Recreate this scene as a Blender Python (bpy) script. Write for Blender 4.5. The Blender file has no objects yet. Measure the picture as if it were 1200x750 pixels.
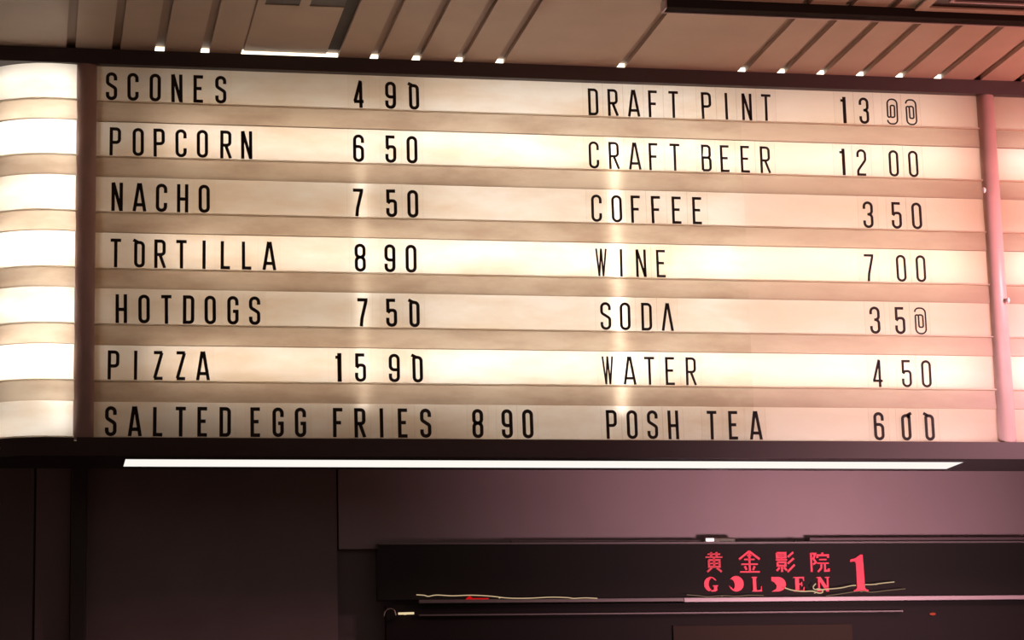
import bpy, bmesh, math, random
from mathutils import Vector, Matrix
random.seed(7)
S = bpy.context.scene
C = S.collection

# ------------------------------------------------------------------ camera
F = 2885.44
CAM = Vector((-0.2139, -8.0, 1.6))
RX = Vector((0.98099, -0.19244, -0.02478))
UP = Vector((-0.01460, -0.20037, 0.97961))
FW = Vector((0.1934, 0.9606, 0.1994))
FW.normalize(); RX = (RX - FW*RX.dot(FW)).normalized(); UP = RX.cross(FW).normalized()
cd = bpy.data.cameras.new('camera'); cam = bpy.data.objects.new('camera', cd); C.objects.link(cam)
cd.sensor_width = 36; cd.lens = F/1200*36; cd.clip_start = 0.05; cd.clip_end = 100
m3 = Matrix((RX, UP, -FW)).transposed()
cam.matrix_world = Matrix.Translation(CAM) @ m3.to_4x4()
S.camera = cam

# ------------------------------------------------------------------ world and exposure
S.view_settings.view_transform = 'Standard'; S.view_settings.look = 'None'
S.view_settings.gamma = 1; S.view_settings.use_curve_mapping = False
S.view_settings.exposure = 0.0
w = bpy.data.worlds.new('dim_hall'); S.world = w; w.use_nodes = True
w.node_tree.nodes['Background'].inputs[0].default_value = (1.0, 0.65, 0.53, 1)
w.node_tree.nodes['Background'].inputs[1].default_value = 0.145

# ------------------------------------------------------------------ added fill lights (outside the frame)
def area(name, loc, target, size, sy, power, col, spread=180):
    l = bpy.data.lights.new(name, 'AREA'); l.shape = 'RECTANGLE'; l.size = size; l.size_y = sy
    l.energy = power; l.color = col; l.spread = math.radians(spread)
    o = bpy.data.objects.new(name, l); C.objects.link(o); o.location = loc
    o.rotation_euler = (Vector(target)-Vector(loc)).to_track_quat('-Z', 'Y').to_euler()
    return o
# lights added off right for the pink-red glow on ceiling, post and wall
area('red_fill', (4.6, -1.4, 3.0), (3.7, -0.45, 4.15), 0.8, 0.3, 12, (1.0, 0.22, 0.16), 84)
area('pink_wash', (4.1, -1.4, 3.45), (3.3, 0.0, 3.2), 0.4, 0.3, 13, (1.0, 0.50, 0.57), 84)
area('pink_low_fill', (3.2, -1.9, 1.7), (2.7, 0.9, 2.75), 0.5, 0.3, 8, (1.0, 0.64, 0.70), 50)
# warm fill light added below to brighten the ceiling
area('ceiling_fill', (1.9, -2.6, 1.6), (1.9, -0.6, 4.15), 1.6, 1.0, 3.5, (1.0, 0.66, 0.46), 75)

# ------------------------------------------------------------------ helpers
def ray(px, py):
    return RX*((px-600)/F) - UP*((py-375)/F) + FW
def onY(px, py, y):
    d = ray(px, py); return CAM + d*((y-CAM.y)/d.y)
def onZ(px, py, z):
    d = ray(px, py); return CAM + d*((z-CAM.z)/d.z)

def mat(name, col, rough=0.5, metal=0.0, noise=0.0, nscale=8.0, bump=0.0, col2=None, spec=0.5, emit=None, es=0.0):
    m = bpy.data.materials.new(name); m.use_nodes = True
    nt = m.node_tree; b = nt.nodes['Principled BSDF']
    b.inputs['Base Color'].default_value = (*col, 1); b.inputs['Roughness'].default_value = rough
    b.inputs['Metallic'].default_value = metal; b.inputs['Specular IOR Level'].default_value = spec
    if emit:
        b.inputs['Emission Color'].default_value = (*emit, 1); b.inputs['Emission Strength'].default_value = es
    if noise or bump:
        tc = nt.nodes.new('ShaderNodeTexCoord'); n = nt.nodes.new('ShaderNodeTexNoise')
        n.inputs['Scale'].default_value = nscale; n.inputs['Detail'].default_value = 5
        nt.links.new(tc.outputs['Object'], n.inputs['Vector'])
        if noise:
            r = nt.nodes.new('ShaderNodeValToRGB')
            c2 = col2 or tuple(c*(1-noise) for c in col)
            r.color_ramp.elements[0].position = 0.35; r.color_ramp.elements[0].color = (*c2, 1)
            r.color_ramp.elements[1].position = 0.65; r.color_ramp.elements[1].color = (*col, 1)
            nt.links.new(n.outputs['Fac'], r.inputs['Fac']); nt.links.new(r.outputs['Color'], b.inputs['Base Color'])
        if bump:
            bp = nt.nodes.new('ShaderNodeBump'); bp.inputs['Strength'].default_value = bump; bp.inputs['Distance'].default_value = 0.002
            n2 = nt.nodes.new('ShaderNodeTexNoise'); n2.inputs['Scale'].default_value = 300
            nt.links.new(tc.outputs['Object'], n2.inputs['Vector'])
            nt.links.new(n2.outputs['Fac'], bp.inputs['Height']); nt.links.new(bp.outputs['Normal'], b.inputs['Normal'])
    return m

def acrylic(name, tcol, tcol2, dcol, mix=0.25, nscale=2.2, rough=0.35):
    """backlit translucent acrylic with faint mottled grime"""
    m = bpy.data.materials.new(name); m.use_nodes = True
    nt = m.node_tree; nt.nodes.clear()
    out = nt.nodes.new('ShaderNodeOutputMaterial')
    tr = nt.nodes.new('ShaderNodeBsdfTranslucent'); df = nt.nodes.new('ShaderNodeBsdfDiffuse')
    gl = nt.nodes.new('ShaderNodeBsdfGlossy'); gl.inputs['Roughness'].default_value = rough
    mx = nt.nodes.new('ShaderNodeMixShader'); mx.inputs[0].default_value = mix
    mg = nt.nodes.new('ShaderNodeMixShader'); mg.inputs[0].default_value = 0.03
    tc = nt.nodes.new('ShaderNodeTexCoord'); mp = nt.nodes.new('ShaderNodeMapping'); mp.inputs['Scale'].default_value = (1, 1, 3.0)
    n = nt.nodes.new('ShaderNodeTexNoise'); n.inputs['Scale'].default_value = nscale; n.inputs['Detail'].default_value = 6
    n.inputs['Roughness'].default_value = 0.6
    r = nt.nodes.new('ShaderNodeValToRGB')
    r.color_ramp.elements[0].position = 0.38; r.color_ramp.elements[0].color = (*tcol2, 1)
    r.color_ramp.elements[1].position = 0.60; r.color_ramp.elements[1].color = (*tcol, 1)
    nt.links.new(tc.outputs['Object'], mp.inputs['Vector']); nt.links.new(mp.outputs['Vector'], n.inputs['Vector'])
    nt.links.new(n.outputs['Fac'], r.inputs['Fac']); nt.links.new(r.outputs['Color'], tr.inputs['Color'])
    df.inputs['Color'].default_value = (*dcol, 1)
    nt.links.new(tr.outputs[0], mx.inputs[1]); nt.links.new(df.outputs[0], mx.inputs[2])
    nt.links.new(mx.outputs[0], mg.inputs[1]); nt.links.new(gl.outputs[0], mg.inputs[2])
    nt.links.new(mg.outputs[0], out.inputs['Surface'])
    return m

def clear(name, tint=(0.97, 0.96, 0.94), gloss=0.03):
    m = bpy.data.materials.new(name); m.use_nodes = True
    nt = m.node_tree; nt.nodes.clear()
    out = nt.nodes.new('ShaderNodeOutputMaterial')
    t = nt.nodes.new('ShaderNodeBsdfTransparent'); t.inputs[0].default_value = (*tint, 1)
    g = nt.nodes.new('ShaderNodeBsdfGlossy'); g.inputs['Roughness'].default_value = 0.15
    mx = nt.nodes.new('ShaderNodeMixShader'); mx.inputs[0].default_value = gloss
    nt.links.new(t.outputs[0], mx.inputs[1]); nt.links.new(g.outputs[0], mx.inputs[2]); nt.links.new(mx.outputs[0], out.inputs['Surface'])
    return m

def emis(name, col, st):
    m = bpy.data.materials.new(name); m.use_nodes = True
    nt = m.node_tree; nt.nodes.clear()
    out = nt.nodes.new('ShaderNodeOutputMaterial'); e = nt.nodes.new('ShaderNodeEmission')
    e.inputs[0].default_value = (*col, 1); e.inputs[1].default_value = st
    nt.links.new(e.outputs[0], out.inputs['Surface'])
    return m

def obj(name, bm, m, parent=None, smooth=False):
    me = bpy.data.meshes.new(name); bm.normal_update(); bm.to_mesh(me); bm.free()
    for mm in (m if isinstance(m, (list, tuple)) else [m]): me.materials.append(mm)
    if smooth:
        for p in me.polygons: p.use_smooth = True
    o = bpy.data.objects.new(name, me); C.objects.link(o)
    if parent: o.parent = parent; o.matrix_parent_inverse = Matrix.Identity(4)
    return o
def empty(name, loc=(0, 0, 0)):
    o = bpy.data.objects.new(name, None); C.objects.link(o); o.location = loc; o.empty_display_size = 0.05
    return o
def tag(o, label, cat, group=None):
    o['label'] = label; o['category'] = cat
    if group: o['group'] = group
    return o
def struct(o): o['kind'] = 'structure'; return o

def box(bm, x0, x1, y0, y1, z0, z1, bev=0.0):
    r = bmesh.ops.create_cube(bm, size=1.0)
    vs = r['verts']
    for v in vs:
        v.co = Vector((x0 if v.co.x < 0 else x1, y0 if v.co.y < 0 else y1, z0 if v.co.z < 0 else z1))
    if bev > 0:
        es = list({e for v in vs for e in v.link_edges})
        bmesh.ops.bevel(bm, geom=es, offset=bev, segments=2, affect='EDGES', profile=0.6)
    return bm
def nb(*a, **k): bm = bmesh.new(); box(bm, *a, **k); return bm

def tube(bm, pts, r, seg=8, closed=False):
    pts = [Vector(p) for p in pts]; rings = []
    n = len(pts)
    for i, p in enumerate(pts):
        a = pts[max(i-1, 0)]; b = pts[min(i+1, n-1)]; d = (b-a).normalized()
        u = d.cross(Vector((0, 0, 1)));
        if u.length < 1e-3: u = d.cross(Vector((0, 1, 0)))
        u.normalize(); v = d.cross(u)
        rings.append([bm.verts.new(p + (u*math.cos(t)+v*math.sin(t))*r) for t in [2*math.pi*k/seg for k in range(seg)]])
    for a, b in zip(rings, rings[1:]):
        for k in range(seg): bm.faces.new((a[k], a[(k+1) % seg], b[(k+1) % seg], b[k]))
    bm.faces.new(rings[0][::-1]); bm.faces.new(rings[-1])
    return bm

def prism(bm, poly, y0, y1):
    """closed 2D outline (x,z) extruded in y"""
    f = [bm.verts.new((x, y0, z)) for x, z in poly]; b = [bm.verts.new((x, y1, z)) for x, z in poly]
    n = len(poly)
    try: bm.faces.new(f); bm.faces.new(b[::-1])
    except ValueError: pass
    for i in range(n): bm.faces.new((f[i], b[i], b[(i+1) % n], f[(i+1) % n]))
    return bm

# ------------------------------------------------------------------ materials
M_PANEL = mat('ceiling_paint', (0.44, 0.33, 0.26), 0.55, noise=0.12, nscale=3, bump=0.12)
M_GROOVE = mat('groove_paint', (0.30, 0.20, 0.16), 0.6)
M_DARK = mat('black_satin', (0.055, 0.042, 0.042), 0.45, spec=0.25)
M_SOFFIT = mat('soffit_black', (0.045, 0.034, 0.034), 0.6, spec=0.2)
M_POST = mat('post_paint', (0.66, 0.46, 0.43), 0.4, noise=0.1, nscale=12)
M_WHITE = mat('box_lining', (0.84, 0.68, 0.45), 0.6)
M_LEDGE = mat('satin_metal', (0.42, 0.32, 0.34), 0.45, metal=0.4)
M_DULL = mat('dull_metal', (0.17, 0.13, 0.13), 0.5, metal=0.3)
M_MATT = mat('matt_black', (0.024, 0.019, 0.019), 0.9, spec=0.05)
M_CLAD = mat('dark_cladding', (0.21, 0.150, 0.150), 0.5, noise=0.1, nscale=4, spec=0.2)
M_CLAD2 = mat('darker_cladding', (0.15, 0.115, 0.118), 0.5, spec=0.2)
M_WALL = mat('mauve_wall', (0.30, 0.210, 0.222), 0.38, noise=0.08, nscale=2.5, bump=0.1, spec=0.35)
M_GLASSBLK = mat('black_gloss', (0.025, 0.020, 0.020), 0.15, spec=0.15)
M_INK = mat('letter_black', (0.016, 0.010, 0.009), 0.5, spec=0.2)
M_CLEAR = clear('clear_tile', (0.998, 0.997, 0.995), 0.012)
M_CLEAREDGE = clear('clear_tile_edge', (0.80, 0.74, 0.66))
M_CHROME = mat('chrome', (0.8, 0.75, 0.72), 0.15, metal=1.0)
M_LED = emis('led_white', (1.0, 0.95, 0.88), 1.0)
M_TUBE = emis('tube_glow', (1.0, 0.92, 0.8), 1.5)

A_STRIP = acrylic('cream_acrylic', (0.90, 0.86, 0.80), (0.78, 0.66, 0.53), (0.50, 0.38, 0.30))
A_STRIPY = acrylic('yellowed_acrylic', (0.88, 0.785, 0.71), (0.84, 0.73, 0.61), (0.55, 0.42, 0.34))
A_RAIL = acrylic('tan_rail_acrylic', (0.58, 0.48, 0.375), (0.42, 0.315, 0.235), (0.42, 0.31, 0.25), nscale=3)
A_RAILY = acrylic('pink_rail_acrylic', (0.57, 0.46, 0.36), (0.48, 0.37, 0.285), (0.50, 0.36, 0.32), nscale=3)
A_LIP = acrylic('lip_acrylic', (0.90, 0.84, 0.74), (0.88, 0.8, 0.7), (0.6, 0.5, 0.42))

# ------------------------------------------------------------------ ceiling
ZC = 4.157
YF = -0.03                       # front plane of the sign's black frame
YEND = -7.5
ceil = struct(obj('ceiling', nb(-4, 7.5, YEND, 2.0, ZC+0.016, ZC+0.10), M_GROOVE))
def bx(px):                      # x of a joint where it meets the bar
    y = 50 + px*0.0395
    return onZ(px, y, ZC).x
joints = [(83, 10.5), (136, 10), (187, 11), (240, 10), (284, 3), (389, 14), (438, 10), (487, 10), (537, 10), (585, 10), (727, 10),
          (868, 10), (914, 10), (960, 10), (1006, 10), (1052, 10), (1097, 10), (1143, 10), (1190, 10)]
edges = []
for px, wd in joints:
    x = onY(px, 64, YF).x; h = wd*0.00288/2
    edges.append((x-h, x+h))
# carry the same spacing on to the right, and wide panels to the left
last = edges[-1]
for k in range(1, 22):
    edges.append((last[0]+k*0.1465, last[1]+k*0.1465))
left = [(-3.6, -3.573), (-2.4, -2.373), (-1.2, -1.173)]
edges = left + edges
prev = -4.0
hatch_left = onY(284, 64, YF).x
for i, (a, b) in enumerate(edges):
    is_hatch = abs(prev - (onY(284, 64, YF).x + 3*0.00288/2)) < 1e-4
    if is_hatch:
        hx0, hx1 = prev, a
    else:
        obj('ceiling_panel', nb(prev, a, YEND, YF+0.004, ZC, ZC+0.017), M_PANEL, ceil)
    prev = b
obj('ceiling_panel', nb(prev, 7.5, YEND, YF+0.004, ZC, ZC+0.017), M_PANEL, ceil)

g0, g1 = [(a, b) for a, b in edges if abs((a+b)/2-onY(389, 64, YF).x) < 1e-3][0]
obj('joint_strip', nb(g0, g1, YEND, YF-0.045, ZC+0.012, ZC+0.016), M_SOFFIT, ceil)
# ceiling hatch (slightly raised, slotted)
hatch = empty('ceiling_hatch', ((hx0+hx1)/2, -0.3, ZC))
tag(hatch, 'brown ceiling access hatch with two slots above the SCONES row, light spilling under its edge', 'hatch')
ys = onZ(340, 6.5, ZC+0.0105).y
def hb(x0, x1, y0, y1, z0, z1): return nb(x0-hatch.location.x, x1-hatch.location.x, y0-hatch.location.y, y1-hatch.location.y, z0-hatch.location.z, z1-hatch.location.z)
s1 = (onZ(312, 4, ZC).x, onZ(353, 4, ZC).x); s2 = (onZ(365, 5, ZC).x, onZ(407, 5, ZC).x)
ztop, zbot = ZC+0.0157, ZC+0.0105
# door plate split around the slots so the slots are real openings
obj('hatch_plate', hb(hx0, hx1, ys, YF+0.002, zbot, ztop), M_PANEL, hatch)
obj('hatch_plate', hb(hx0, s1[0], ys-0.075, ys, zbot, ztop), M_PANEL, hatch)
obj('hatch_plate', hb(s1[1], s2[0], ys-0.075, ys, zbot, ztop), M_PANEL, hatch)
obj('hatch_plate', hb(hx0, hx1, YEND, ys-0.075, zbot, ztop), M_PANEL, hatch)
for s in (s1, s2):
    obj('slot', hb(s[0], s[1], ys-0.075, ys, ZC+0.0135, ZC+0.0155), M_DARK, hatch)

# glowing strip added for the sign's light leaking into the ceiling gap
x0, x1 = onY(176, 60, YF).x, onY(1112, 92, YF).x
leak = obj('leak_strip', nb(x0, x1, YF+0.0045, YF+0.012, ZC+0.0012, ZC+0.0155), emis('leak_glow', (1.0, 0.88, 0.68), 3.2))
tag(leak, 'warm white glow strip standing in for sign light leaking through the gap between ceiling panels and black sign frame', 'light leak')

# ------------------------------------------------------------------ the menu board
ZR = [4.1055, 3.9800, 3.9133, 3.7896, 3.7242, 3.6001, 3.5344, 3.4093, 3.3457, 3.2221, 3.1564, 3.0341, 2.9686, 2.8474]
sign = empty('menu_board', (1.56, 0, 2.80))
tag(sign, 'long illuminated cinema menu board with cream lit rows in a black frame', 'sign')
OX, OZ = 1.56, 2.80
def so(name, bm, m, smooth=False, parent=None):
    for v in bm.verts: v.co -= Vector((OX, 0, OZ))
    return obj(name, bm, m, parent or sign, smooth)
XR = 4.6
XP1 = onY(99.5, 300, YF).x       # left post axis
XP2a = onY(1161, 320, -0.03).x
XS = onY(875, 300, 0).x          # seam between acrylic sheets
ZS = 2.7880                      # underside of the sign
YB = 0.262                       # back of the sign box
# curved left end in plan
cv = [(-0.060, -0.010), (-0.10, -0.0155), (-0.15, -0.018), (-0.195, -0.013), (-0.24, 0.0), (-0.285, 0.022), (-0.325, 0.052), (-0.36, 0.09), (-0.385, 0.135), (-0.398, 0.19), (-0.40, YB)]
def smooth_curve(p, n=4):
    out = []
    for i in range(len(p)-1):
        p0 = p[max(i-1, 0)]; p1 = p[i]; p2 = p[i+1]; p3 = p[min(i+2, len(p)-1)]
        for k in range(n):
            t = k/n
            out.append(tuple(0.5*((2*p1[j])+(-p0[j]+p2[j])*t+(2*p0[j]-5*p1[j]+4*p2[j]-p3[j])*t*t+(-p0[j]+3*p1[j]-3*p2[j]+p3[j])*t**3) for j in (0, 1)))
    out.append(p[-1]); return out
CV = smooth_curve(cv)
def off(c, d):                   # offset of the plan curve outward (towards the viewer)
    o = []
    for i, p in enumerate(c):
        a = Vector(c[max(i-1, 0)]); b = Vector(c[min(i+1, len(c)-1)]); t = (b-a).normalized()
        n = Vector((-t.y, t.x));
        o.append((p[0]+n.x*d, p[1]+n.y*d))
    return o
def sheet(plan, z0, z1, th=0.0):
    """upright sheet following a plan line"""
    bm = bmesh.new()
    r0 = [bm.verts.new((x, y, z0)) for x, y in plan]; r1 = [bm.verts.new((x, y, z1)) for x, y in plan]
    for i in range(len(plan)-1): bm.faces.new((r0[i], r0[i+1], r1[i+1], r1[i]))
    return bm
def profile(plan, prof, offs=off):
    """sweep an (offset, z) profile along the plan line"""
    bm = bmesh.new(); rows = []
    for d, z in prof:
        rows.append([bm.verts.new((x, y, z)) for x, y in offs(plan, d)])
    for a, b in zip(rows, rows[1:]):
        for i in range(len(a)-1): bm.faces.new((a[i], a[i+1], b[i+1], b[i]))
    return bm
def line(x0, x1, y=0.0): return [(x0, y), (x1, y)]
def offline(c, d): return [(x, y-d) for x, y in c]

bays = [(CV, off, A_STRIP, A_RAIL), (line(XP1+0.02, XS), offline, A_STRIP, A_RAIL),
        (line(XS, XP2a), offline, A_STRIPY, A_RAILY), (line(XP2a, XR), offline, A_STRIPY, A_RAILY)]
for plan, of, ms, mr in bays:
    sm = plan is CV
    for k in range(7):
        zt, zb = ZR[2*k], ZR[2*k+1]
        so('letter_strip', sheet(plan, zb, zt + (0.012 if k == 0 else 0.0)), ms, sm)
        if k < 6:
            zn = ZR[2*k+2]
            # rail: leans a little, top tucked under the lip, with real thickness
            so('rail', profile(plan, [(0.000, zb), (0.002, zb-0.001), (0.005, zn+0.001), (0.005, zn), (0.0, zn)], of), mr, sm)
            # narrow clear lip that keeps the letter tiles in
        so('lip', profile(plan, [(0.0, zb+0.0055), (0.0105, zb+0.005), (0.0105, zb+0.0005), (0.0, zb)], of), A_LIP, sm)
# box around the lamps
so('back_panel', nb(-0.36, XR, YB-0.01, YB, ZS+0.03, ZC-0.005), M_WHITE)
so('inner_floor', nb(-0.36, XR, 0.012, YB-0.01, ZR[13]-0.034, ZR[13]-0.028), M_WHITE)
so('inner_top', nb(-0.36, XR, 0.012, YB-0.01, ZR[0]+0.030, ZR[0]+0.036), M_WHITE)
# black frame: straight head, curved sill
so('frame_head', nb(-1.6, XR, YF, YB+0.02, ZR[0], ZC-0.0002), M_DARK)
sill = [(x, y) for x, y in off(CV, 0.012)][::-1]
outline = [(-0.42, YB+0.005)] + [(x, y) for x, y in sill if x < -0.07] + [(-0.05, YF), (XR, YF), (XR, YB+0.005)]
bm = bmesh.new()
lo = [bm.verts.new((x, y, ZS)) for x, y in outline]; hi = [bm.verts.new((x, y, ZR[13]-0.012)) for x, y in outline]
bm.faces.new(lo); bm.faces.new(hi[::-1])
for i in range(len(outline)): bm.faces.new((lo[i], hi[i], hi[(i+1) % len(outline)], lo[(i+1) % len(outline)]))
bmesh.ops.recalc_face_normals(bm, faces=bm.faces)
so('frame_sill', bm, M_DARK)
so('sill_cap', nb(-0.05, XR, YF, 0.001, ZR[13]-0.012, ZR[13]), M_DARK)
so('sill_cap', profile(CV, [(0.0, ZR[13]), (0.012, ZR[13]), (0.012, ZR[13]-0.014)]), M_DARK)
# round posts between the bays
def post(px_top, py_top, px_bot, py_bot, r):
    xm = (onY(px_top, py_top, YF).x + onY(px_bot, py_bot, YF).x)/2
    bm = bmesh.new(); tube(bm, [(xm, 0.0, ZR[13]-0.003), (xm, 0.0, ZR[0]+0.003)], r, 28)
    for v in bm.verts: v.co.y *= 0.028/r
    return so('post', bm, M_POST, True)
post(101, 76, 98, 516, 0.0345)
post(1159, 113, 1183, 518, 0.0325)
# lamps inside the box
def lamp(x0, x1, y, z, w, col, power, parent=sign, vert=False, zl=None):
    bm = bmesh.new()
    if vert: tube(bm, [(x0, y, z), (x0, y, zl)], 0.008, 10)
    else: tube(bm, [(x0, y, z), (x1, y, z)], 0.008, 10)
    t = so('fluorescent_tube', bm, M_TUBE, True)
    l = bpy.data.lights.new('tube_light', 'AREA'); l.shape = 'RECTANGLE'
    if vert: l.size, l.size_y = w, abs(zl-z)
    else: l.size, l.size_y = abs(x1-x0), w
    l.energy = power; l.color = col
    o = bpy.data.objects.new('tube_light', l); C.objects.link(o)
    o.parent = parent
    o.location = Vector(((x0+x1)/2, y-0.010, (z+(zl if vert else z))/2)) - Vector((OX, 0, OZ))
    o.rotation_euler = (math.radians(-90), 0, 0)
    return t
WARM, NEUT, YELL, PINK = (1.0, 0.84, 0.69), (1.0, 0.92, 0.82), (1.0, 0.88, 0.76), (1.0, 0.87, 0.82)
TY = 0.125
PW = 1.56                       # watts per metre of tube
for k in (1, 3, 5):
    z = (ZR[2*k]+ZR[2*k+1])/2 + 0.012
    lamp(0.20, 1.02, TY, z, 0.02, WARM, 0.82*PW*0.66)
    lamp(0.96, 2.28, TY, z, 0.02, NEUT, 1.32*PW*0.82)
    lamp(2.20, XP2a-0.08, TY, z, 0.02, (YELL, YELL, PINK)[k//2], (XP2a-2.28)*PW*(0.72, 0.80, 0.84)[k//2])
    lamp(XP2a+0.08, XR-0.1, TY, z, 0.02, PINK, 1.3*PW*0.8)
    lamp(-0.30, -0.09, TY-0.02, z, 0.02, NEUT, 0.21*PW*2.3)
# weak fill tubes added behind the rows in between to brighten them
for k, (pa, pb, pc) in ((0, (0.04, 0.30, 0.16)), (2, (0.04, 0.24, 0.08)), (4, (0.04, 0.24, 0.12))):
    z = (ZR[2*k]+ZR[2*k+1])/2
    lamp(-0.30, -0.08, TY-0.03, z, 0.02, NEUT, 0.22*PW*0.65)
    lamp(0.25, 1.02, TY, z, 0.02, (1.0, 0.80, 0.55), 0.8*PW*pa)
    lamp(1.10, 2.22, TY, z, 0.02, NEUT, 1.12*PW*pb)
    lamp(2.30, XP2a-0.1, TY, z, 0.02, (YELL, YELL, PINK)[k//2], 0.75*PW*(pc+0.05))
lamp(-0.30, -0.08, TY-0.03, ZR[13]+0.03, 0.02, NEUT, 0.22*PW*0.35)  # fill tube added for the last row of the curved bay
so('end_cap', nb(XR, XR+0.02, YF, YB+0.02, ZS, ZC-0.0002), M_DARK)
# weak fill tubes added under the last row to brighten it
lamp(1.25, 2.2, TY, ZR[13]-0.012, 0.02, NEUT, 0.95*PW*0.28)
lamp(2.25, XP2a-0.06, TY, ZR[13]-0.012, 0.02, PINK, 0.8*PW*0.62)
lamp(XP2a+0.08, XR-0.1, TY, ZR[13]-0.012, 0.02, PINK, 1.3*PW*0.6)
lamp(0.35, 3.0, 0.05, ZR[0]+0.012, 0.01, NEUT, 2.65*PW*0.30)  # tube above the first row, lighting its upper edge
# upright seam lamps
for px, pw in ((723, 0.35), (424, 0.12)):
    x = onY(px, 300, 0).x
    lamp(x, x, 0.035, ZR[13]+0.10, 0.012, NEUT, pw, vert=True, zl=ZR[2])

lamp(-0.105, -0.105, 0.05, ZR[13]+0.05, 0.012, NEUT, 0.55, vert=True, zl=ZR[0]-0.03)
# two small bright clips on the right post
for px, py in ((1153, 223), (1181, 352)):
    p = onY(px, py, -0.035)
    bm = bmesh.new(); bmesh.ops.create_uvsphere(bm, u_segments=14, v_segments=10, radius=0.009)
    for v in bm.verts: v.co = Vector((v.co.x*0.8, v.co.y, v.co.z*1.2)) + p
    so('clip', bm, mat('white_clip', (0.95, 0.9, 0.9), 0.2), True)

# ------------------------------------------------------------------ letter tiles
def rounded(pts, closed=False, seg=6):
    """pts: (x, y, r). Polyline with rounded corners."""
    n = len(pts); out = []
    for i in range(n):
        x, y = pts[i][:2]; r = pts[i][2] if len(pts[i]) > 2 else 0
        if r == 0 or (not closed and i in (0, n-1)): out.append(Vector((x, y))); continue
        p = Vector((x, y)); a = Vector(pts[i-1][:2]); b = Vector(pts[(i+1) % n][:2])
        da = (a-p); db = (b-p); la, lb = da.length, db.length; da.normalize(); db.normalize()
        ang = math.acos(max(-1, min(1, da.dot(db))))
        if ang > math.pi-0.02: out.append(p); continue
        la_ = la/2 if len(pts[i-1]) > 2 and pts[i-1][2] else la
        lb_ = lb/2 if len(pts[(i+1) % n]) > 2 and pts[(i+1) % n][2] else lb
        d = min(r/math.tan(ang/2), la_*0.999, lb_*0.999); rr = d*math.tan(ang/2)
        c = p + (da+db).normalized()*(rr/math.sin(ang/2))
        s = p+da*d; e = p+db*d
        a0 = math.atan2(s.y-c.y, s.x-c.x); a1 = math.atan2(e.y-c.y, e.x-c.x)
        dd = (a1-a0+math.pi) % (2*math.pi)-math.pi
        for k in range(seg+1):
            t = a0+dd*k/seg; out.append(Vector((c.x+rr*math.cos(t), c.y+rr*math.sin(t))))
    return out
def ribbon(bm, pts, t, y0, y1, closed=False):
    n = len(pts); L_, R_ = [], []
    for i in range(n):
        if closed: a, b = pts[i-1], pts[(i+1) % n]
        else: a, b = pts[max(i-1, 0)], pts[min(i+1, n-1)]
        d1 = (pts[i]-a); d2 = (b-pts[i])
        if d1.length < 1e-9: d1 = d2
        if d2.length < 1e-9: d2 = d1
        d1 = d1.normalized(); d2 = d2.normalized()
        tg = (d1+d2)
        if tg.length < 1e-6: tg = d1
        tg.normalize(); nn = Vector((-tg.y, tg.x)); c = max(0.35, tg.dot(d1))
        h = t/2/c
        L_.append(pts[i]+nn*h); R_.append(pts[i]-nn*h)
    V = lambda p, y: bm.verts.new((p.x, y, p.y))
    lf = [V(p, y0) for p in L_]; rf = [V(p, y0) for p in R_]; lb = [V(p, y1) for p in L_]; rb = [V(p, y1) for p in R_]
    for i in range(n if closed else n-1):
        j = (i+1) % n
        bm.faces.new((lf[i], rf[i], rf[j], lf[j])); bm.faces.new((lb[i], lb[j], rb[j], rb[i]))
        bm.faces.new((lf[i], lf[j], lb[j], lb[i])); bm.faces.new((rf[i], rb[i], rb[j], rf[j]))
    if not closed:
        bm.faces.new((lf[0], lb[0], rb[0], rf[0])); bm.faces.new((lf[-1], rf[-1], rb[-1], lb[-1]))
R = 0.5
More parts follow.
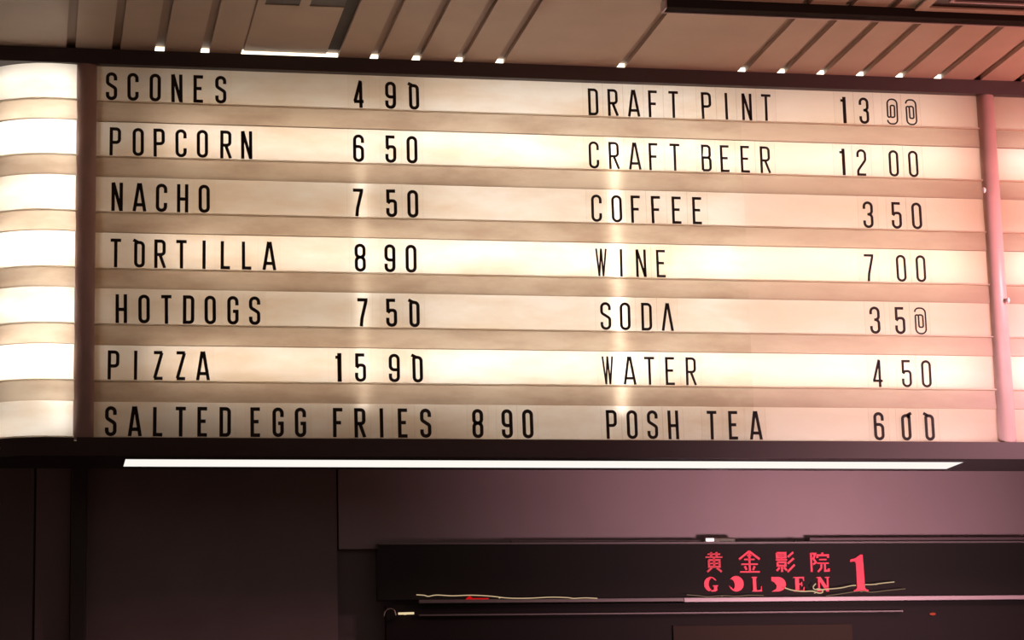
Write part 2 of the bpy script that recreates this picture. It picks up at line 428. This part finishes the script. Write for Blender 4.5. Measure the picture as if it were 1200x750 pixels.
G = {
 'O': [('c', [(0,0,R),(0,1,R),(1,1,R),(1,0,R)])],
 'q': [('c', [(0.08,0,R),(0.08,0.93,.25),(1,0.93,R),(1,0,R)]), ('o', [(-.22,1.03),(0.42,0.925)])],
 'p': [('c', [(0,0,R),(0,0.93,R),(.92,0.93,.25),(.92,0,R)]), ('o', [(1.22,1.03),(0.58,0.925)]), ('o', [(.78,.82),(.95,.99)])],
 'S': [('o', [(1,.74),(1,1,R),(0,1,R),(0,.62,.4),(1,.42,.4),(1,0,R),(0,0,R),(0,.26)])],
 'C': [('o', [(1,.70),(1,1,R),(0,1,R),(0,0,R),(1,0,R),(1,.30)])],
 'G': [('o', [(1,.70),(1,1,R),(0,1,R),(0,0,R),(1,0,R),(1,.46),(.5,.46)])],
 'N': [('b', [(0,0),(0,1)]), ('b', [(1,0),(1,1)]), ('d', [(0.02,1),(.98,0)])],
 'E': [('o', [(1,1),(0,1),(0,0),(1,0)]), ('b', [(0,.52),(.82,.52)])],
 'F': [('o', [(1,1),(0,1),(0,-.06)]), ('b', [(0,.50),(.82,.50)])],
 'P': [('b', [(0,0),(0,1)]), ('o', [(0,1),(1,1,.4),(1,.46,.4),(0,.46)])],
 'R': [('b', [(0,0),(0,1)]), ('o', [(0,1),(1,1,.4),(1,.47,.4),(0,.47)]), ('e', [(.48,.47),(1.08,0)])],
 'B': [('c', [(0,0),(0,1),(.95,1,.4),(.95,.52,.35),(0,.52)]), ('o', [(0,.52),(1,.52,.4),(1,0,.4),(0,0)])],
 'D': [('c', [(0,0),(0,1),(1,1,.42),(1,0,.42)])],
 'A': [('e', [(-.16,0),(.42,1)]), ('e', [(1.16,0),(.58,1)]), ('n', [(.02,.2),(.98,.2)])],
 'V': [('e', [(-.1,0),(.45,1)]), ('e', [(1.1,0),(.55,1)])],
 'W': [('t', [(-.12,1),(.24,0)]), ('t', [(.24,0),(.5,1)]), ('t', [(.5,1),(.76,0)]), ('t', [(.76,0),(1.12,1)])],
 'H': [('b', [(0,0),(0,1)]), ('b', [(1,0),(1,1)]), ('n', [(0,.47),(1,.47)])],
 'T': [('n', [(-.14,1),(1.14,1)]), ('b', [(.5,0),(.5,.99)])],
 'I': [('b', [(.5,0),(.5,1)])],
 'L': [('o', [(.05,1.05),(.05,0),(1.02,0)])],
 'Z': [('n', [(-.02,1),(1.02,1)]), ('b', [(.95,.99),(.05,.01)]), ('n', [(-.02,0),(1.02,0)])],
 '1': [('k', [(.55,0),(.55,1)]), ('n', [(.05,.9),(.55,.9)])],
 '2': [('o', [(0,.72),(0,1,R),(1,1,R),(1,.60,.5),(0,.17,.5),(0,0),(1.05,0)])],
 '3': [('o', [(0,.74),(0,1,R),(1,1,R),(1,.52,.45),(.42,.52)]), ('o', [(.42,.52),(1,.52,.45),(1,0,R),(0,0,R),(0,.26)])],
 '4': [('o', [(.78,-.06),(.78,1)]), ('e', [(.76,1),(.0,.2)]), ('n', [(-.1,.2),(1.14,.2)])],
 '5': [('o', [(1,1),(.04,1),(.04,.52)]), ('o', [(.02,.50),(.3,.60,.3),(1,.60,.5),(1,0,R),(0,0,R),(0,.30)])],
 '6': [('o', [(1,.72),(1,1,R),(0,1,R),(0,0,R),(1,0,R),(1,.57,R),(0,.57)])],
 '7': [('o', [(-.08,1),(1.02,1),(1.02,.95),(.50,.25,.9),(.42,-.06)])],
 '8': [('c', [(.0,.52,R),(.0,1,R),(1,1,R),(1,.52,R)]), ('c', [(0,0,R),(0,.52,R),(1,.52,R),(1,0,R)])],
 '9': [('o', [(0,.28),(0,0,R),(1,0,R),(1,1,R),(0,1,R),(0,.43,R),(1,.43)])],
 '@': [('f', [(-.15,.86),(-.15,1.02,.6),(1.22,1.02,.6),(1.22,-.02,.6),(-.12,-.02,.6),(-.12,.74,.2),(.30,.74,.2),(.30,.24,.2),(.86,.24,.2),(.86,.74,.25),(.32,.74)])],
}
def glyph_bm(ch, W, H, t, y0, y1):
    rot = ch == 'a'; ch = '@' if rot else ch
    bm = bmesh.new(); w, h = W-t, H-t
    for kind, pts in G[ch]:
        tt = {'k': t*1.3, 'f': t*0.60, 't': t*0.72, 'd': t*1.0}.get(kind, t)
        P = []
        ext = kind in ('b', 'k', 'e', 'd', 't')
        for p in pts:
            y = p[1]
            if ext and y in (0, 1) and len(p) == 2: y = y + (t/2/h if y == 1 else -t/2/h)
            P.append((p[0]*w - w/2, y*h + t/2) + ((p[2]*w,) if len(p) > 2 else ()))
        if ch in 'OCGSDPR0' or kind in 'cof': pass
        ribbon(bm, rounded(P, kind == 'c'), tt, y0, y1, kind == 'c')
    if ch == '3': pass
    for v in bm.verts:                      # hold the outline inside its height
        v.co.z = max(0.0, min(H*1.03, v.co.z))
    if rot:
        for v in bm.verts: v.co.z = H - v.co.z
        bmesh.ops.reverse_faces(bm, faces=bm.faces)
    return bm
G['0'] = G['O']
ORD = ['first', 'second', 'third', 'fourth', 'fifth', 'sixth', 'seventh']
TILE = {'q': 'upside-down letter Q used as {}', 'p': 'flipped letter Q used as {}', '@': 'at sign used as zero', 'a': 'upside-down at sign used as zero', 'V': 'inverted letter V used as A'}
# row, word name, characters, x positions in the photograph, y of glyph centre at that x, bold factor
WORDS = [
 (0, 'SCONES', 'SCONES', [130.8,156,181.9,207.5,233.3,258.8]),
 (0, ('490', 'SCONES'), '49q', [420.4,457.7,485]),
 (0, 'DRAFT', 'DRAFT', [695.2,718.3,742.7,765.8,789.2]), (0, 'PINT', 'PINT', [827.9,851.3,875.2,897.7]),
 (0, ('1300', 'DRAFT PINT'), '13a@', [989.2,1012.5,1045.2,1067.7]),
 (1, 'POPCORN', 'POPCORN', [135,162.1,186.7,212.3,237.3,264.6,289.2]),
 (1, ('650', 'POPCORN'), '650', [420.2,457.9,482.9]),
 (1, 'CRAFT', 'CRAFT', [696,719.6,744,766.5,790.8]), (1, 'BEER', 'BEER', [827.9,850,873.8,896.7]),
 (1, ('1200', 'CRAFT BEER'), '1200', [988.3,1009.6,1047.3,1070.4]),
 (2, 'NACHO', 'NACHO', [137.3,163.5,189.2,214,239.4]), (2, ('750', 'NACHO'), '750', [418.8,459,483.8]),
 (2, 'COFFEE', 'COFFEE', [699,722.9,745.6,769.6,793.5,817.5]), (2, ('350', 'COFFEE'), '350', [1017.3,1050.6,1074.4]),
 (3, 'TORTILLA', 'TqRTILLA', [135.6,163.1,187.5,212.7,239,264.6,289.6,315.6]),
 (3, ('890', 'TORTILLA'), '890', [422.3,456.9,481.7]),
 (3, 'WINE', 'WINE', [704.4,727.9,751.3,775.2]), (3, ('700', 'WINE'), '700', [1018.1,1056.3,1079.2]),
 (4, 'HOTDOGS', 'HOTDOGS', [142.3,169,195.2,221,246.5,273.1,298.5]), (4, ('750', 'HOTDOGS'), '75q', [424,459,485.4]),
 (4, 'SODA', 'SODV', [709.8,732.5,757.7,782.1]), (4, ('350', 'SODA'), '35@', [1025.4,1054.8,1078.5]),
 (5, 'PIZZA', 'PIZZA', [132.9,158.8,185.6,212.1,237.9]), (5, ('1590', 'PIZZA'), '159q', [397.5,422.5,462.1,489.2]),
 (5, 'WATER', 'WATER', [712.5,737.9,761.3,785.8,809.6]), (5, ('450', 'WATER'), '450', [1028.3,1062.5,1085.6]),
 (6, 'SALTED', 'SALTED', [129.8,158.1,185.4,211.7,237.9,263.8]), (6, 'EGG', 'EGG', [300.2,326,352.3]),
 (6, 'FRIES', 'FRIES', [396.8,422,447.3,473,499]), (6, ('890', 'SALTED EGG FRIES'), '890', [560,594.5,618.8]),
 (6, 'POSH', 'POSH', [716.9,741,764.8,789.2]), (6, 'TEA', 'TEA', [834.2,860,885.8]),
 (6, ('600', 'POSH TEA'), '6pq', [1030.2,1062.5,1089.2]),
]
ORD.append('eighth')
Yg = -0.0075
cache = {}
for row, word, chars, xs in WORDS:
    zb, zt = ZR[2*row+1], ZR[2*row]
    lit = row in (1, 3, 5)
    pos = [None]*len(xs)
    for i, px in enumerate(xs):
        # centre of this row at that column of the photograph
        lo_, hi_ = 60.0, 530.0
        for _ in range(30):
            mid = (lo_+hi_)/2
            if onY(px, mid, 0).z > (zb+zt)/2: lo_ = mid
            else: hi_ = mid
        pos[i] = onY(px, (lo_+hi_)/2, Yg).x
    for i, ch in enumerate(chars):
        right = xs[i] > 650
        t = 0.0112 if not right else (0.0092 if not lit else 0.0084)  # thinner right-side strokes: glare bloom put into the letter shape
        if row == 6: t = 0.0118 if not right else 0.0105
        if not right and lit: t *= 0.96
        W = 0.0375 if not right else 0.0360
        if right and row in (2, 4, 6): W = 0.0372
        H = 0.0965 if row < 6 else 0.0985
        # neighbours limit the tile's width
        gap_l = (pos[i]-pos[i-1])/2 if i else 0.0365
        gap_r = (pos[i+1]-pos[i])/2 if i < len(pos)-1 else 0.0365
        hl, hr = min(gap_l, 0.0375)-0.0006, min(gap_r, 0.0375)-0.0006
        isnum = isinstance(word, tuple)
        zbase = zb + 0.0075
        tile_bm = bmesh.new()
        box(tile_bm, -hl, hr, -0.0012, 0.0012, -0.004, (zt-zb)-0.0095)
        for f in tile_bm.faces:
            f.normal_update(); f.material_index = 1 if abs(f.normal.x) > 0.9 else 0
        root = obj('price_tile' if isnum else 'letter_tile', tile_bm, [M_CLEAR, M_CLEAREDGE])
        root.location = (pos[i], -0.0045, zbase)
        root.rotation_euler = (0, math.radians(random.uniform(-0.6, 0.6)), 0)
        key = (ch, W, H, t)
        if key not in cache:
            cache[key] = obj('digit' if isnum else 'letter', glyph_bm(ch, W, H, t, -0.0026, -0.0012), M_INK, root)
        else:
            c = cache[key].copy(); C.objects.link(c); c.parent = root; c.name = 'digit' if isnum else 'letter'
        if isnum:
            what = {'q': TILE['q'].format('zero'), 'p': TILE['p'].format('zero')}.get(ch) or TILE.get(ch) or 'digit ' + ch
            price, item = word
            lab = f'black {what}, {ORD[i]} character of the price beside {item}'
            tag(root, lab, 'price tile', 'price digits on the menu board')
        else:
            what = {'q': 'upside-down letter Q used as O'}.get(ch) or TILE.get(ch) or 'letter ' + ch
            lab = f'black {what}, {ORD[i]} character of {word} on the lit menu board'
            tag(root, lab, 'letter tile', 'letters on the menu board')

# ------------------------------------------------------------------ linear lamp under the sign
lx0, lx1 = 0.1085, 2.995
ly0, ly1 = 0.030, 0.200
ll = empty('linear_light', ((lx0+lx1)/2, (ly0+ly1)/2, ZS-0.004))
tag(ll, 'long flat white strip light under the black bottom edge of the menu board', 'light')
def lo2(name, x0, x1, y0, y1, z0, z1, m): return obj(name, nb(x0-ll.location.x, x1-ll.location.x, y0-ll.location.y, y1-ll.location.y, z0-ll.location.z, z1-ll.location.z), m, ll)
lo2('diffuser', lx0, lx1, ly0, ly1, ZS-0.002, ZS, M_LED)
for a in ((lx0-0.004, lx0, ly0-0.004, ly1+0.004), (lx1, lx1+0.004, ly0-0.004, ly1+0.004), (lx0, lx1, ly0-0.004, ly0), (lx0, lx1, ly1, ly1+0.004)):
    lo2('housing', *a, ZS-0.003, ZS, M_SOFFIT)

# ------------------------------------------------------------------ back wall, fascia, shop sign
YW = 0.90
def W(px, py, y=YW): return onY(px, py, y)
xc = W(395, 600).x; xe = W(83, 600).x; xf = W(101, 600).x
zt_w = 3.05
wl = struct(obj('wall_back', nb(-4, 7.5, YW+0.02, YW+0.12, 0, 4.25), M_CLAD2))
fl = struct(obj('floor', nb(-4, 7.5, -9.5, 1.02, -0.1, 0), mat('dark_floor', (0.10, 0.08, 0.075), 0.4, noise=0.2)))
xa = W(41, 600).x
obj('wall_panel', nb(-4, xa-0.004, YW, YW+0.02, 0, zt_w), M_CLAD2, wl)
obj('wall_panel', nb(xa+0.004, xe-0.002, YW-0.006, YW+0.02, 0, zt_w), M_CLAD, wl)
obj('wall_panel', nb(xf+0.002, xc-0.003, YW-0.012, YW+0.02, 0, zt_w), M_CLAD, wl)
zfas = W(800, 636.5).z
obj('wall_panel', nb(xc+0.003, 7.5, YW-0.02, YW+0.02, zfas-0.02, zt_w), M_WALL, wl)
post2 = struct(obj('trim_1', nb(xe, xf, YW-0.06, YW+0.02, 0, zt_w, bev=0.004), M_DARK))
post2['label'] = 'dark upright strip on the wall below the left end of the menu board'

# fascia over the screen entrance
YFa = 0.82
zt_f = W(800, 637.5, YFa).z; zb_f = W(800, 700.5, YFa).z; xf0 = W(443, 660, YFa).x; xf1 = 6.5
fas = empty('entrance_header', ((xf0+xf1)/2, YFa, zb_f)); 
tag(fas, 'glossy black header band over the cinema hall entrance, edged with thin metal strips', 'header')
def fo(name, x0, x1, y0, y1, z0, z1, m, bev=0): 
    o = fas.location; return obj(name, nb(x0-o.x, x1-o.x, y0-o.y, y1-o.y, z0-o.z, z1-o.z, bev=bev), m, fas)
fo('fascia_board', xf0, xf1, YFa, YW-0.02, zb_f, zt_f, M_GLASSBLK)
fo('top_edge', xf0, xf1, YFa-0.012, YW-0.02, zt_f, zt_f+0.006, M_DULL)
zs0 = W(800, 700.5, YFa-0.02).z; zs1 = W(800, 705.5, YFa-0.02).z
xm_ = W(800, 703, YFa).x; fo('metal_strip', W(490, 703, YFa).x, xm_, YFa-0.020, YFa, zs1+0.003, zs0, M_DULL, bev=0.002)  # duller left metal paints in the light fading along the strip
fo('metal_strip', xm_, xf1, YFa-0.022, YFa, zs1, zs0, M_LEDGE, bev=0.002)
zr_ = W(700, 719, YFa-0.01).z
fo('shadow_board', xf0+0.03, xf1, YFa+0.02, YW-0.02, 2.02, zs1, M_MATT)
fo('lower_rail', W(491, 719, YFa).x, W(1058, 718, YFa).x, YFa-0.005, YFa+0.02, zr_-0.0028, zr_+0.0028, M_DULL, bev=0.001)
fo('lower_panel', W(790, 740, YFa).x, W(1000, 740, YFa).x, YFa+0.012, YFa+0.02, 2.05, W(800, 733, YFa).z, mat('amber_glass', (0.030, 0.017, 0.011), 0.6, spec=0.1))
# brackets sitting on the header's top edge
za = W(800, 634, YFa).z
b1 = empty('bracket_light', (W(844, 634, YFa).x, YFa, zt_f+0.006)); tag(b1, 'small shiny clamp light on the header edge above the red shop sign', 'light')
bx0, bx1 = W(826, 634, YFa).x-b1.location.x, W(862, 634, YFa).x-b1.location.x
obj('casing', nb(bx0, bx1, 0.0, 0.05, 0, 0.018, bev=0.004), M_CHROME, b1)
obj('lens', nb(bx0+0.004, bx0+0.035, -0.004, 0.0, 0.003, 0.015, bev=0.001), emis('lens_glow', (1.0, 0.8, 0.8), 1.5), b1)
b2 = tag(obj('cable_tray', nb(W(950, 634, YFa).x, 6.4, YFa+0.01, YW-0.02, zt_f+0.006, zt_f+0.024, bev=0.003), mat('tray_paint', (0.13, 0.085, 0.09), 0.3)), 'low dark tray on the header edge right of the clamp light', 'tray')
bm = nb(W(600, 634, YFa).x, W(822, 634, YFa).x, YFa+0.01, YW-0.02, zt_f+0.006, zt_f+0.016, bev=0.002)
tag(obj('cable_tray', bm, mat('tray_paint_left', (0.16, 0.10, 0.105), 0.35)), 'low dark tray on the header edge left of the clamp light', 'tray')
p = W(934, 634, YFa)
bm = bmesh.new(); tube(bm, [(p.x-0.01, YFa+0.01, zt_f+0.006), (p.x, YFa+0.01, zt_f+0.016), (p.x+0.008, YFa+0.01, zt_f+0.006)], 0.003)
tag(obj('cable_clip', bm, M_DARK), 'tiny dark clip on the header edge between clamp light and right tray', 'clip')

# red shop sign: characters, Latin stencil word and number
M_RED = mat('red_letter', (0.45, 0.02, 0.04), 0.4, emit=(1.0, 0.035, 0.085), es=0.56)
M_RED2 = mat('red_letter_dim', (0.6, 0.04, 0.06), 0.4, emit=(0.9, 0.03, 0.07), es=0.22)
sg = empty('shop_sign', W(920, 698, YFa-0.008)); tag(sg, 'red lit Chinese characters over stencil letters GOLDEN and a large number 1', 'sign')
YS = YFa-0.008
def sx(px, py): p = onY(px, py, YS); return (p.x-sg.location.x, p.z-sg.location.z)
HAN = {
 'character_huang': ((826, 647, 848, 670), [[(1.5,9),(8.5,9)],[(3.5,10),(3.5,7.6)],[(6.5,10),(6.5,7.6)],[(.3,7.5),(9.7,7.5)],[(2,6),(8,6),(8,2.6),(2,2.6),(2,6)],[(2,4.3),(8,4.3)],[(5,7.5),(5,2.6)],[(3.6,2),(1,0)],[(6.4,2),(9,0)]]),
 'character_jin': ((866, 646, 891, 671), [[(5,10),(0,6.3)],[(5,10),(10,6.3)],[(2.5,6.2),(7.5,6.2)],[(1,4),(9,4)],[(5,9),(5,.4)],[(2.6,3),(3.4,1.3)],[(7.4,3),(6.6,1.3)],[(.2,.4),(9.8,.4)],[(4,8),(6,8)]]),
 'character_ying': ((909, 647, 932, 670), [[(.6,9.6),(5.2,9.6),(5.2,7.3),(.6,7.3),(.6,9.6)],[(.6,8.5),(5.2,8.5)],[(0,6.1),(5.9,6.1)],[(3,7.3),(3,6.1)],[(.8,4.9),(5,4.9),(5,3.1),(.8,3.1),(.8,4.9)],[(3,3.1),(3,0)],[(1.8,2.2),(.2,.6)],[(4.2,2.2),(5.6,.8)],[(9.4,9.9),(6.5,7.6)],[(9.5,6.8),(6.3,4.2)],[(9.9,3.6),(6,0)]]),
 'character_yuan': ((949, 648, 972, 670), [[(.6,10),(.6,0)],[(.6,9.6),(2.9,9.6),(1.8,7),(3.1,5),(1.6,4)],[(6.8,10.2),(6.8,9)],[(4,7.4),(4,8.8),(9.7,8.8),(9.7,7.4)],[(5,6.5),(8.8,6.5)],[(3.9,4.6),(9.9,4.6)],[(6,4.6),(5.8,2),(4,0)],[(7.8,4.6),(7.8,.6),(9.8,.6),(9.8,1.8)]]),
}
for nm, ((ax, ay, bx_, by), strokes) in HAN.items():
    (x0, z1), (x1, z0) = sx(ax, ay), sx(bx_, by)
    bm = bmesh.new()
    for s in strokes:
        pts = [Vector((x0+(x1-x0)*a/10, z0+(z1-z0)*b/10)) for a, b in s]
        horiz = len(s) == 2 and abs(s[0][1]-s[1][1]) < .01
        ribbon(bm, pts, 0.0050 if horiz else 0.0072, 0.0, 0.006)
    o = obj('character', bm, M_RED2 if nm.endswith('huang') else M_RED, sg)
    o['label'] = {'h': 'dimmer red character', 'j': 'red character', 'y': 'red character'}[nm.split('_')[1][0]] if nm.endswith('huang') else 'red Chinese character'
def shape(name, polys, m, x0p, x1p, top, bot):
    """polys in unit box; placed at pixel columns x0p..x1p between rows top and bot"""
    (x0, z1), (x1, z0) = sx(x0p, top), sx(x1p, bot)
    bm = bmesh.new()
    for p in polys:
        prism(bm, [(x0+(x1-x0)*a, z0+(z1-z0)*b) for a, b in p], 0.0, 0.006)
    bm.normal_update()
    bmesh.ops.triangulate(bm, faces=[f for f in bm.faces if len(f.verts) > 4])
    bmesh.ops.recalc_face_normals(bm, faces=bm.faces)
    return obj(name, bm, m, sg)
def arc(cx, cy, rx, ry, a0, a1, n=14): return [(cx+rx*math.cos(math.radians(a0+(a1-a0)*i/n)), cy+ry*math.sin(math.radians(a0+(a1-a0)*i/n))) for i in range(n+1)]
T, Bt = 676, 693
# G: left crescent, upper thin hook, serifed stem
shape('sign_letter', [arc(.48, .5, .48, .5, 105, 255) + arc(.62, .5, .30, .42, 250, 110),
                      arc(.48, .5, .46, .5, 30, 100, 8) + arc(.5, .52, .34, .42, 100, 40, 8),
                      [(.62, .42), (1.0, .42), (1.0, .36), (.92, .34), (.92, .06), (.8, 0), (.5, 0), (.5, .07), (.7, .12), (.7, .34), (.62, .36)]], M_RED, 825, 842, T, Bt)
# O: disc with a bite taken from the left
shape('sign_letter', [arc(.5, .5, .5, .5, 145, -165, 26) + arc(-.02, .42, .42, .45, -40, 62, 10)], M_RED, 854, 872, T-1, Bt)
# L
shape('sign_letter', [[(0, 1), (.55, 1), (.55, .95), (.44, .92), (.44, .08), (.7, .08), (.92, .14), (.95, .36), (1, .36), (1, 0), (0, 0), (0, .05), (.1, .08), (.1, .92), (0, .95)]], M_RED, 881, 893, T, Bt)
# D: half disc with a bite at the lower left
shape('sign_letter', [[(0, 1)] + [(.3, 1)] + arc(.42, .5, .55, .5, 85, -85, 18) + [(.0, 0), (.3, .18), (.36, .4), (.2, .62), (0, .74)]], M_RED, 904, 922, T, Bt)
# E
shape('sign_letter', [[(0, 1), (1, 1), (1, .72), (.95, .72), (.86, .9), (.5, .92), (.5, .55), (.7, .55), (.74, .66), (.8, .66), (.8, .36), (.74, .36), (.7, .46), (.5, .46),
                       (.5, .08), (.86, .1), (.97, .32), (1, .32), (1, 0), (0, 0), (0, .05), (.14, .08), (.14, .92), (0, .95)]], M_RED, 930, 943, T, Bt)
# N
shape('sign_letter', [[(0, 1), (.3, 1), (.78, .34), (.78, .92), (.66, .95), (.66, 1), (1, 1), (1, .95), (.9, .92), (.9, 0), (.72, 0), (.22, .70), (.22, .08), (.34, .05), (.34, 0), (0, 0), (0, .05), (.1, .08), (.1, .92), (0, .95)]], M_RED, 957, 973, T, Bt)
# 1
shape('number', [[(.0, .80), (.02, .87), (.3, .9), (.62, 1), (.76, 1), (.80, .1), (.86, .06), (1, .04), (1, 0), (.14, 0), (.14, .04), (.28, .06), (.34, .1), (.34, .78), (.26, .82)]], M_RED, 996, 1018, 650, 693)

# reflections in the glossy header, built as thin wavy glowing tubes
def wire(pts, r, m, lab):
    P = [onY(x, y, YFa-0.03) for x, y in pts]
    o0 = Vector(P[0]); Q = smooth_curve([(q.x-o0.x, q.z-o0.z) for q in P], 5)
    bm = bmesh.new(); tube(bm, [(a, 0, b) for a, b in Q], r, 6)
    # peg that joins the reflection line to the header
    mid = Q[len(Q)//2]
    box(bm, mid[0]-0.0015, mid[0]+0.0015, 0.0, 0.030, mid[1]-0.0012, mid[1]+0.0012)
    o = obj('reflection_line', bm, m); o.location = o0
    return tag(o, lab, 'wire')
M_W1 = emis('reflection_cream', (1.0, 0.72, 0.42), 0.62); M_W2 = emis('reflection_dim', (0.9, 0.6, 0.38), 0.22)
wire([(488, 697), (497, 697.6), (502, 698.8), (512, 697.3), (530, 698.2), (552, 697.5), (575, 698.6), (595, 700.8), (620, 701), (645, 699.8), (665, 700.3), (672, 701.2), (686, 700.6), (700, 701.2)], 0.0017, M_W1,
     'long thin wavy cream reflection line at the dark left end of the black header')
wire([(805, 697), (818, 698), (830, 699.3), (848, 698), (862, 698.8), (880, 697.5), (895, 698)], 0.0015, M_W2, 'dim thin wavy reflection line under the stencil letters G, O and L')
wire([(920, 689), (928, 691.5), (940, 693), (952, 692.8), (960, 695), (964, 694), (963, 691), (957, 690)], 0.0024, M_W1, 'bright looped cream reflection line under the stencil letters D and E')
wire([(956, 684), (953, 688), (956, 691), (968, 690.5), (985, 689), (997, 686.5), (1003, 686)], 0.0022, M_W1, 'bright cream reflection line between stencil letter N and the number 1')
wire([(1014, 685), (1022, 685), (1035, 683.3), (1048, 682)], 0.0020, M_W1, 'short bright cream reflection line running right from the number 1')
wire([(968, 698.5), (985, 696), (1003, 693.2), (1012, 692.8), (1022, 694), (1040, 692), (1061, 690)], 0.0015, M_W2, 'dim thin reflection line curving below the foot of the number 1')
# small things at the left end
bm = bmesh.new(); p = onY(476, 719, YFa-0.03)
tube(bm, [(-0.0285, 0, 0), (0.0285, 0, 0.001)], 0.0042, 10); box(bm, -0.004, 0.004, 0, 0.03, -0.002, 0.002)
o = obj('light_stub', bm, emis('stub_glow', (1.0, 0.78, 0.45), 0.8)); o.location = p
tag(o, 'short bright cream light stub at the left end of the lower rail', 'light')
bm = bmesh.new(); P = [onY(x, y, YFa-0.03) for x, y in [(450, 722), (452, 716), (457, 713), (462, 715), (464, 721)]]
Q = smooth_curve([(q.x-P[0].x, q.z-P[0].z) for q in P], 4); tube(bm, [(a, 0, b) for a, b in Q], 0.0014, 6); box(bm, Q[8][0]-.002, Q[8][0]+.002, 0, .03, Q[8][1]-.002, Q[8][1]+.001)
o = obj('wire_hook', bm, mat('pale_wire', (0.75, 0.6, 0.5), 0.3, metal=0.6)); o.location = P[0]; tag(o, 'small arched wire hook left of the cream light stub', 'hook')
bm = bmesh.new(); p = onY(560, 701.5, YFa-0.014)
prism(bm, [(-0.044, -0.004), (0.04, -0.002), (0.04, 0.002), (-0.02, 0.002), (-0.03, 0.011), (-0.043, 0.0)], 0, 0.012)
bmesh.ops.recalc_face_normals(bm, faces=bm.faces)
o = obj('red_reflection', bm, emis('red_glow', (0.9, 0.01, 0.01), 0.55)); o.location = p; tag(o, 'small red reflection under the wavy reflection line on the left', 'lamp')  # red reflection in the header, built as a glowing shape
bm = bmesh.new(); bmesh.ops.create_uvsphere(bm, u_segments=14, v_segments=8, radius=0.012)
for v in bm.verts: v.co = Vector((v.co.x, v.co.y*0.6, v.co.z*0.42))
o = obj('standby_lamp', bm, emis('orange_glow', (0.9, 0.10, 0.06), 0.55), smooth=True); o.location = onY(1093, 719.5, YFa+0.014); tag(o, 'tiny orange-red oval lamp right of the lower rail', 'lamp')

# ------------------------------------------------------------------ ceiling rail and air vent (upper right)
za_, zl_ = ZC, ZC-0.030
pR = onZ(777, 14, ZC-0.030)
rail = empty('ceiling_rail', (pR.x, pR.y, ZC)); tag(rail, 'long dark ceiling rail with a pale bottom edge, hanging above the right half', 'rail')
xr0 = pR.x; yb_ = pR.y
def ro(name, x0, x1, y0, y1, z0, z1, m, bev=0.0): 
    o = rail.location; return obj(name, nb(x0-o.x, x1-o.x, y0-o.y, y1-o.y, z0-o.z, z1-o.z, bev=bev), m, rail)
ro('channel', xr0, 6.5, yb_-0.05, yb_, ZC-0.030, ZC, M_MATT, 0.002)
ro('edge_strip', xr0-0.004, 6.5, yb_-0.004, yb_+0.003, ZC-0.034, ZC-0.0305, M_LEDGE)
ro('edge_strip', xr0-0.004, 6.5, yb_+0.008, yb_+0.011, ZC-0.018, ZC-0.0155, M_LEDGE)
ro('end_cap', xr0-0.006, xr0, yb_-0.05, yb_+0.003, ZC-0.034, ZC, M_LEDGE)
# vent
v0 = onZ(1072, 12, ZC-0.012)
vent = empty('air_vent', (v0.x, v0.y, ZC)); tag(vent, 'square ceiling air vent of nested pale and dark frames behind the dark rail', 'vent')
def frame(x0, x1, y0, y1, w_, z0, z1, m, nm):
    bm = bmesh.new()
    for a in ((x0, x1, y1-w_, y1), (x0, x1, y0, y0+w_), (x0, x0+w_, y0+w_, y1-w_), (x1-w_, x1, y0+w_, y1-w_)):
        box(bm, *a, z0, z1)
    return obj(nm, bm, m, vent)
S_ = 0.62
for k, (ins, w_, d, m, nm) in enumerate([(0, .035, -.014, M_PANEL, 'outer_frame'), (.085, .012, -.012, M_LEDGE, 'louvre'), (.15, .012, -.012, M_LEDGE, 'louvre'), (.215, .012, -.012, M_LEDGE, 'louvre')]):
    frame(ins, S_-ins, -S_+ins, -ins, w_, d, d+0.006, m, nm)
obj('vent_back', nb(0.03, S_-0.03, -S_+0.03, -0.03, -0.004, -0.001), M_DARK, vent)
